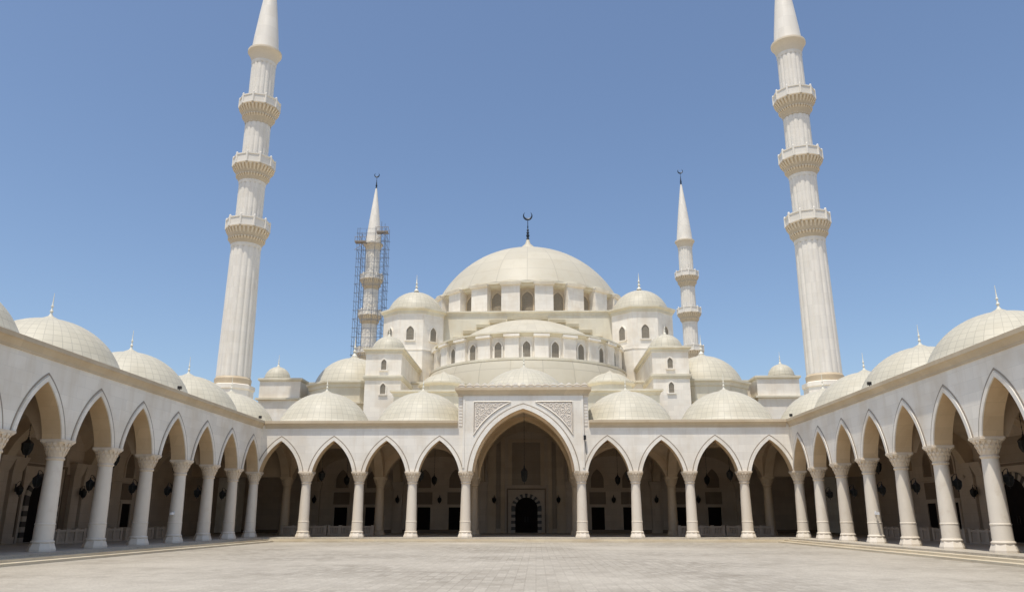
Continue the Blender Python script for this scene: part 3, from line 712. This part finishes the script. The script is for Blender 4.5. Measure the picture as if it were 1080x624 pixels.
# main drum and dome
MD = (0, 112 - 77); RD = 13.75
m = MB(); m.lathe([(12.9, 27.1), (12.9, 31.0)], 80, MD, nu=80); drum = m.build('drum', M['trim'], ph)
for k in range(20):
    a = R(18 * k)
    if math.cos(a) > -0.35:
        window(drum, MD[0] + 12.93 * math.sin(a), MD[1] - 12.93 * math.cos(a), 27.3, 1.45, 2.75, a, proud=.1, frame='trim', rise=.75, pane='shutter')
    a2 = R(18 * k + 9)
    if math.cos(a2) > -0.5:
        Tt = lambda u, v, a=a2: (MD[0] + v * math.sin(a) + u * math.cos(a), MD[1] - v * math.cos(a) + u * math.sin(a))
        pr_ = MB(); pr_.prism([Tt(-1.22, 14.05), Tt(1.22, 14.05), Tt(1.12, 12.8), Tt(-1.12, 12.8)], 27.1, 30.72)
        pr_.prism([Tt(-1.34, 14.3), Tt(1.34, 14.3), Tt(1.2, 12.8), Tt(-1.2, 12.8)], 30.72, 31.05, top=[Tt(-1.45, 14.5), Tt(1.45, 14.5), Tt(1.3, 12.8), Tt(-1.3, 12.8)])
        pr_.build('pier', M['wall'], ph, smooth=False)
m = MB(); sc_ = lambda j, z: 1 + .018 * math.cos(2 * math.pi * 20 * (j / 240.0) + math.pi)
m.lathe([(12.95, 30.5), (13.6, 30.72), (13.75, 30.95), (14.1, 31.06), (14.1, 31.32), (13.2, 31.5)], 240, MD, rmod=sc_); m.build('drum_cornice', M['yellow'], ph)
m = MB(); m.lathe(cap_profile(13.4, 8.5, 22, neck=1.8, nh=2.15), 96, (0, 0), nu=20, tv=2.4); md = m.build('main_dome', M['maindome'], ph, (0, MD[1], 31.5))
def crescent_finial(par, z, h, mat):
    """stem of stacked balls ending in a crescent open to the top"""
    st = MB(); st.lathe([(h * .045, 0), (h * .05, h * .05), (h * .03, h * .08), (h * .055, h * .13), (h * .055, h * .17), (h * .025, h * .20), (h * .05, h * .25), (h * .02, h * .29), (h * .04, h * .34), (h * .015, h * .38), (h * .022, h * .46), (h * .012, h * .5), (h * .012, h * .66)], 10)
    o = st.build('finial', mat, par, (0, 0, z)); c = MB(); ro = h * .158; zc = h * .83; n = 26
    pts = []
    for k in range(n + 1):
        a = R(-90 - 148 + 296 * k / n); w = h * .038 * (1 - abs(2 * k / n - 1) ** 1.6) + .008
        pts.append(((ro - w) * math.cos(a), (ro) * math.sin(a) + zc - w * math.sin(a), w))
    for (x, z_, w), (x2, z2, w2) in zip(pts, pts[1:]): c.tube((x, 0, z_), (x2, 0, z2), w, 6, r2=w2)
    c.build('crescent', mat, o if par.parent is None else par, (0, 0, 0) if par.parent is None else (0, 0, z)); return o
crescent_finial(md, 10.45, 4.7, M['blue'])

# ------------------------------------------------------------------ minarets
def make_minaret():
    t = thing('minaret', 'x', 'minaret', (0, 0, 0), 0, 'four tall fluted minarets at the hall corners')
    NF = 128
    def flute(per):
        def f(j, z):
            p = (j * 16.0 / NF) % 1.0; return 0.952 + .048 * max(0, min(1, 1.7 * abs(math.cos(math.pi * p)) - .3))
        return f
    m = MB(); m.prism(ngon(8, 2.15, rot=R(22.5)), 0, 14.2); sweep_loop(m, ngon(8, 2.15, rot=R(22.5)), [(.002, 14.0), (.12, 14.1), (.12, 14.5), (-.1, 14.6)]); m.build('base', M['wall'], t, smooth=False)
    m = MB(); m.lathe([(1.84, 14.4), (1.84, 14.9), (1.86, 15.0), (1.86, 15.2), (1.78, 15.3), (1.74, 15.4)], 32); m.build('base_ring', M['trim'], t)
    levels = [(15.3, 29.9, 1.74, 1.56), (31.6, 37.4, 1.42, 1.42), (39.1, 44.8, 1.42, 1.40), (46.5, 52.5, 1.38, 1.36)]
    for (z0, z1, r0, r1) in levels:
        m = MB(); m.lathe([(r0, z0), (r0 + (r1 - r0) * .5, (z0 + z1) / 2), (r1, z1 - .25)], NF, rmod=flute(0), nu=32, tv=1.2)
        m.lathe([(r1 * 1.0, z1 - .35), (r1 * 1.03, z1 - .2), (r1 * 1.03, z1 + .05)], 32); m.build('shaft', M['shaft'], t)
    for (zb, r0, R1) in ((31.6, 1.56, 2.28), (39.05, 1.42, 2.24), (46.4, 1.42, 2.22)):
        b = MB(); h = 1.95
        pf = [(r0, zb - h), (r0 + .04, zb - h + .3), (r0 + .22, zb - h + .62), (r0 + .24, zb - h + .85), (r0 + .42, zb - h + 1.15), (r0 + .44, zb - h + 1.35), (R1 - .12, zb - .12), (R1 + .02, zb - .06), (R1 + .02, zb + .08), (r0 - .1, zb + .09)]
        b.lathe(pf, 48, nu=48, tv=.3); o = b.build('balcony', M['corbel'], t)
        c = MB()
        for (ra, rb, za, zc_, n, ph_) in ((r0 + .14, r0 + .40, zb - h + .55, zb - h + .98, 36, .5), (r0 + .34, R1 - .02, zb - h + 1.16, zb - .06, 32, 0)):
            for k in range(n):
                a = 2 * math.pi * (k + ph_) / n; w = rb * math.pi / n * .55
                q = lambda r, u, z: (r * math.cos(a) - u * math.sin(a), r * math.sin(a) + u * math.cos(a), z)
                c.quad([q(ra, -w * .5, za), q(ra, w * .5, za), q(rb, w, zc_ - .12), q(rb, -w, zc_ - .12)]); c.quad([q(rb, -w, zc_ - .12), q(rb, w, zc_ - .12), q(rb, w, zc_), q(rb, -w, zc_)])
                for s in (-1, 1): c.quad([q(ra, s * w * .5, za), q(rb, s * w, zc_ - .12), q(rb, s * w, zc_), q(ra - .02, s * w * .5, zc_)])
                c.quad([q(rb, -w, zc_), q(rb, w, zc_), q(ra, w * .5, zc_), q(ra, -w * .5, zc_)])
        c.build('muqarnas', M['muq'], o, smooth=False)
        p = MB(); oc = ngon(10, R1 + .02, rot=R(18)); sweep_loop(p, oc, [(-.14, zb + .08), (.05, zb + .08), (.05, zb + .22), (-.01, zb + .24), (-.01, zb + 1.0), (.06, zb + 1.02), (.06, zb + 1.16), (-.16, zb + 1.16), (-.16, zb + .1)])
        for (x, y) in oc: p.lathe([(.13, zb + .08), (.13, zb + 1.28), (.09, zb + 1.34), (.02, zb + 1.4)], 8, (x * .985, y * .985))
        p.build('parapet', M['shaft'], o, smooth=False)
    m = MB(); m.lathe([(1.36, 52.3), (1.42, 52.75), (1.55, 53.15), (1.72, 53.55), (1.92, 53.8), (1.92, 54.02), (1.5, 54.12)], 40, nu=40, tv=.3); m.build('collar', M['muq'], t)
    m = MB(); m.lathe([(1.56, 54.05), (1.40, 55.8), (1.06, 59.0), (.62, 62.6), (.22, 65.7), (.12, 66.3)], 24, nu=12, tv=1.5); sp = m.build('spire', M['shaft'], t)
    crescent_finial(t, 66.2, 3.5, M['blue'])
    return t
mn = make_minaret(); mn.scale = (.944,) * 3; mn.location = (-28.84, 75.52, 0.08); mn['label'] = 'near left minaret, tall white and fluted, rising behind the left arcade'
dup(mn, (28.84, 75.52, 0.08), 'near right minaret, tall white and fluted, rising behind the right arcade')
dup(mn, (-29.44, 138.8, 0.08), 'far left minaret, small, wrapped in scaffolding, dark crescent on its spire')
dup(mn, (29.1, 138.8, 0.08), 'far right minaret, small and bare, dark crescent on its spire, behind the right turret')

# scaffolding round the far left minaret
sf = thing('scaffolding', 'steel tube scaffolding with thin dark poles wrapped round the far left minaret', 'scaffolding', (-29.44, 138.8, 0.08)); sf.scale = (.944,) * 3
H = 2.65
ring = [(-H, -H), (-H / 3, -H), (H / 3, -H), (H, -H), (H, -H / 3), (H, H / 3), (H, H), (H / 3, H), (-H / 3, H), (-H, H), (-H, H / 3), (-H, -H / 3)]
rs = random.Random(3)
for (x, y) in ring:
    for q in (1.0, .72):
        if q < 1 and abs(abs(x) - abs(y)) > .1: continue
        m = MB(); m.tube((x * q, y * q, 8), (x * q + rs.uniform(-.08, .08), y * q + rs.uniform(-.08, .08), 57.0 + rs.uniform(-1.6, 1.6)), .042, 5); m.build('standard', M['steel'], sf)
z = 10.0; lift = 0
while z < 56:
    m = MB(); c4 = [(-H, -H), (H, -H), (H, H), (-H, H)]
    for k in range(4):
        a, b = c4[k], c4[(k + 1) % 4]; e = .25
        dx, dy = (b[0] - a[0]) / (2 * H) * e, (b[1] - a[1]) / (2 * H) * e
        m.tube((a[0] - dx, a[1] - dy, z), (b[0] + dx, b[1] + dy, z), .03, 4)
        m.tube((a[0] * .72, a[1] * .72, z), (b[0] * .72, b[1] * .72, z), .026, 4)
        m.tube((a[0], a[1], z), (a[0] * .72, a[1] * .72, z), .026, 4)
    k = lift % 4; a, b = c4[k], c4[(k + 1) % 4]; m.tube((a[0], a[1], z), (b[0], b[1], z + 1.9), .024, 4); a, b = c4[(k + 2) % 4], c4[(k + 3) % 4]; m.tube((a[0], a[1], z + .95), (b[0], b[1], z + .95), .026, 4)
    m.build('ledger_lift', M['steel'], sf)
    z += 1.75; lift += 1
for (x0, x1, y0, y1, zz) in ((-H - .5, -H * .35, -H, -H * .6, 53.6), (H * .4, H + .7, -H, -H * .6, 55.6)):
    p = MB(); p.box(x0, x1, y0, y1, zz, zz + .08); p.box(x0, x1, y0 - .03, y0, zz + .08, zz + .35)
    for x in (x0, (x0 + x1) / 2, x1): p.tube((x, y0, zz), (x, y0, zz + 1.2), .05, 5)
    p.tube((x0, y0, zz + 1.15), (x1, y0, zz + 1.15), .05, 5); p.tube((x0, y0, zz - 1.6), (x1, y0, zz), .05, 5); p.build('work_platform', M['plank'], sf, smooth=False)

# ------------------------------------------------------------------ lanterns
def lantern_body(par, h, w, z):
    """six sided lantern: glass body with bars, cap, drop. z = bottom"""
    m = MB(); m.lathe([(.02, z), (.05 * w / .5, z + h * .05), (.02, z + h * .09), (w * .2, z + h * .13), (w * .28, z + h * .16)], 6)
    m.lathe([(w * .58, z + h * .62), (w * .6, z + h * .66), (w * .42, z + h * .74), (w * .22, z + h * .82), (w * .10, z + h * .88), (w * .12, z + h * .92), (.02, z + h)], 6)
    for k in range(6):
        a = math.pi * k / 3; p = lambda r, zz: (r * math.sin(a), -r * math.cos(a), zz)
        m.tube(p(w * .28, z + h * .15), p(w * .52, z + h * .38), .018, 4); m.tube(p(w * .52, z + h * .38), p(w * .56, z + h * .64), .018, 4)
    m.build('frame', M['dark'], par)
    g = MB(); g.lathe([(w * .27, z + h * .16), (w * .50, z + h * .38), (w * .54, z + h * .63)], 6); g.build('glass', M['lglass'], par, smooth=False)
def make_hanging(label, h, w, drop):
    t = thing('hanging_lantern', label, 'lantern', (0, 0, 0), 0, 'hanging lanterns in the arcades'); lantern_body(t, h, w, -h)
    m = MB(); m.tube((0, 0, -.02), (0, 0, drop), .014, 5)
    for k in range(int(drop / .25)): m.lathe([(.01, k * .25), (.03, k * .25 + .05), (.01, k * .25 + .1)], 6)
    m.build('chain', M['dark'], t); return t
big = make_hanging('largest hanging lantern, on a long chain inside the portal arch above the main door', 1.5, .52, 5.2)
big.location = (0, D + 4.3, 5.46)
hl = make_hanging('x', 1.05, .46, 3.0)
PL = {}
first = True
def hang(loc, label):
    global first
    if first: hl.location = loc; hl['label'] = label; first = False
    else: dup(hl, loc, label)
for s, wd in ((-1, 'left'), (1, 'right')):
    for k in range(2):
        x = s * (HM + 4 + 8 * k); e = 'between the portal and its second arch' if k == 0 else 'by the corner'
        hang((x, D + 4.2, 5.2), 'lantern hanging in the back arcade, front aisle, %s half, %s' % (wd, 'nearest the portal' if k == 0 else 'towards the corner'))
        hang((x, 72.6, 5.2), 'lantern hanging in the back arcade, rear aisle, %s half, %s' % (wd, 'nearest the portal' if k == 0 else 'towards the corner'))
    for k in range(1, 5):
        hang((s * (HW + 4.1), D - (2 * k - 1) * SB, 5.3), 'hanging lantern under the %s dome from the back corner inside the %s arcade' % (ORD[k - 1], wd))
def make_wall(label):
    t = thing('wall_lantern', label, 'lantern', (0, 0, 0), 0, 'lanterns on the arcade walls'); lantern_body(t, .85, .42, -.5)
    m = MB(); m.box(-.05, .05, .27, .31, -.2, .3); m.path([(0, .29, .1), (0, .22, .34), (0, .10, .45), (0, 0, .45), (0, 0, .33)], .018, 5); m.build('bracket', M['dark'], t); return t
wl = make_wall('x'); wl.scale = (.86,) * 3; firstw = True
def walll(loc, rz, label):
    global firstw
    if firstw: wl.location = loc; wl.rotation_euler = (0, 0, rz); wl['label'] = label; firstw = False
    else: dup(wl, loc, label, rz)
for s, wd in ((-1, 'left'), (1, 'right')):
    walll((s * 3.05, 76.65, 3.1), 0, 'wall lantern inside the portal arch, %s of the main door' % wd)
    for k, x in enumerate((8.3, 12.3, 16.3, 20.3)):
        off = .28 if k in (1, 3) else 0
        walll((s * x, 77.24 - .32 - off, 3.1), 0, 'wall lantern on the hall wall behind the %s small arch %s of the portal' % (['first', 'second', 'third', 'last'][k], wd))
    for (y, nm) in ((44.0, 'nearer the camera'), (50.4, 'farther from the camera')):
        walll((s * (HW + VI - .65), y, 2.95), R(90) if s < 0 else R(-90), 'wall lantern beside the striped side door inside the %s arcade, %s' % (wd, nm))
    for i in range(1, 8):
        walll((s * (HW + .66), D - i * SB, 3.0), R(-90) if s < 0 else R(90), 'dark lantern on the inner side of the %s column from the back corner, %s arcade' % (ORD[i - 1], wd))

# ------------------------------------------------------------------ balustrades
def make_balustrade(L):
    t = thing('balustrade', 'x', 'railing', (0, 0, 0), 0, 'low stone balustrades inside the arcades')
    m = MB(); m.box(-L / 2, L / 2, -.10, .10, .62, .74); m.build('top_rail', M['inner'], t, smooth=False)
    m = MB(); m.box(-L / 2, L / 2, -.09, .09, 0, .12); m.build('bottom_rail', M['inner'], t, smooth=False)
    n = 4
    for k in range(n + 1):
        x = -L / 2 + .12 + (L - .24) * k / n; m = MB(); m.box(x - .12, x + .12, -.12, .12, 0, .80); m.build('post', M['inner'], t, smooth=False)
    for k in range(n):
        x0 = -L / 2 + .24 + (L - .24) * k / n; x1 = x0 + (L - .24) / n - .24; m = MB()
        for j in range(5): xx = x0 + (x1 - x0) * (j + .5) / 5; m.box(xx - .045, xx + .045, -.05, .05, .12, .62)
        m.build('pierced_panel', M['inner'], t, smooth=False)
    return t
bl = make_balustrade(3.8)
spots = []
for s, wd in ((-1, 'left'), (1, 'right')):
    for k, x in enumerate((14.3, 18.2)): spots.append(((s * x, 66.6, 0), 0, 'low pierced stone railing in the back arcade, %s half, behind the %s arch' % (wd, ['third', 'corner'][k])))
    for i in range(4): spots.append(((s * (HW + 5.2), D - (i + .5) * SB, 0), R(90), 'low pierced stone railing inside the %s arcade, %s from the back corner' % (wd, ORD[i])))
for i, (l, rz, lab) in enumerate(spots):
    if i == 0: bl.location = l; bl.rotation_euler = (0, 0, rz); bl['label'] = lab
    else: dup(bl, l, lab, rz)

# ------------------------------------------------------------------ small fittings
def make_flood(label):
    t = thing('floodlight', label, 'floodlight', (0, 0, 0), 0, 'floodlights along the arcade cornices')
    m = MB(); m.box(-.14, .14, -.12, .12, .16, .42); m.build('housing', M['dark'], t, smooth=False)
    m = MB(); m.tube((0, 0, 0), (0, 0, .18), .03, 6); m.box(-.1, .1, -.08, .08, 0, .03); m.build('bracket', M['dark'], t, smooth=False); return t
fl = make_flood('x'); fl.scale = (.7,) * 3
for i, (x, y, lab) in enumerate(((-19.75, 44.6, 'small dark floodlight on the left cornice, midway along the arcade'), (-19.75, 58.4, 'small dark floodlight on the left cornice at the back corner'), (19.75, 44.3, 'small dark floodlight on the right cornice, midway along the arcade'), (19.75, 58.4, 'small dark floodlight on the right cornice at the back corner'))):
    if i == 0: fl.location = (x, y, 8.45); fl['label'] = lab
    else: dup(fl, (x, y, 8.45), lab)
def make_cam(label):
    t = thing('security_camera', label, 'camera', (0, 0, 0), 0, 'security cameras')
    m = MB(); m.box(-.06, .06, -.16, .10, -.07, .07); m.build('housing', M['white'], t, smooth=False)
    m = MB(); m.tube((0, .08, 0), (0, .22, .04), .025, 6); m.box(-.05, .05, .20, .24, -.06, .12); m.build('mount', M['white'], t, smooth=False); return t
cm_ = make_cam('small white security camera on the fourth column from the back corner, left arcade')
cm_.location = (-HW + .05, D - 3 * SB - .62, 1.62)
dup(cm_, (HW - .05, D - 3 * SB - .62, 1.62), 'small white security camera on the column in the right arcade')
t = thing('wall_speaker', 'small dark fitting with a hanging cable on the white wall right of the portal arch', 'speaker', (4.60, D + FV0 - .20, 7.0))
m = MB(); m.box(-.09, .09, -.1, .08, -.02, .30); m.build('housing', M['dark'], t, smooth=False)
m = MB(); m.path([(0, .0, 0), (.05, .05, -.5), (.10, .05, -1.1)], .022, 5); m.build('cable', M['dark'], t)
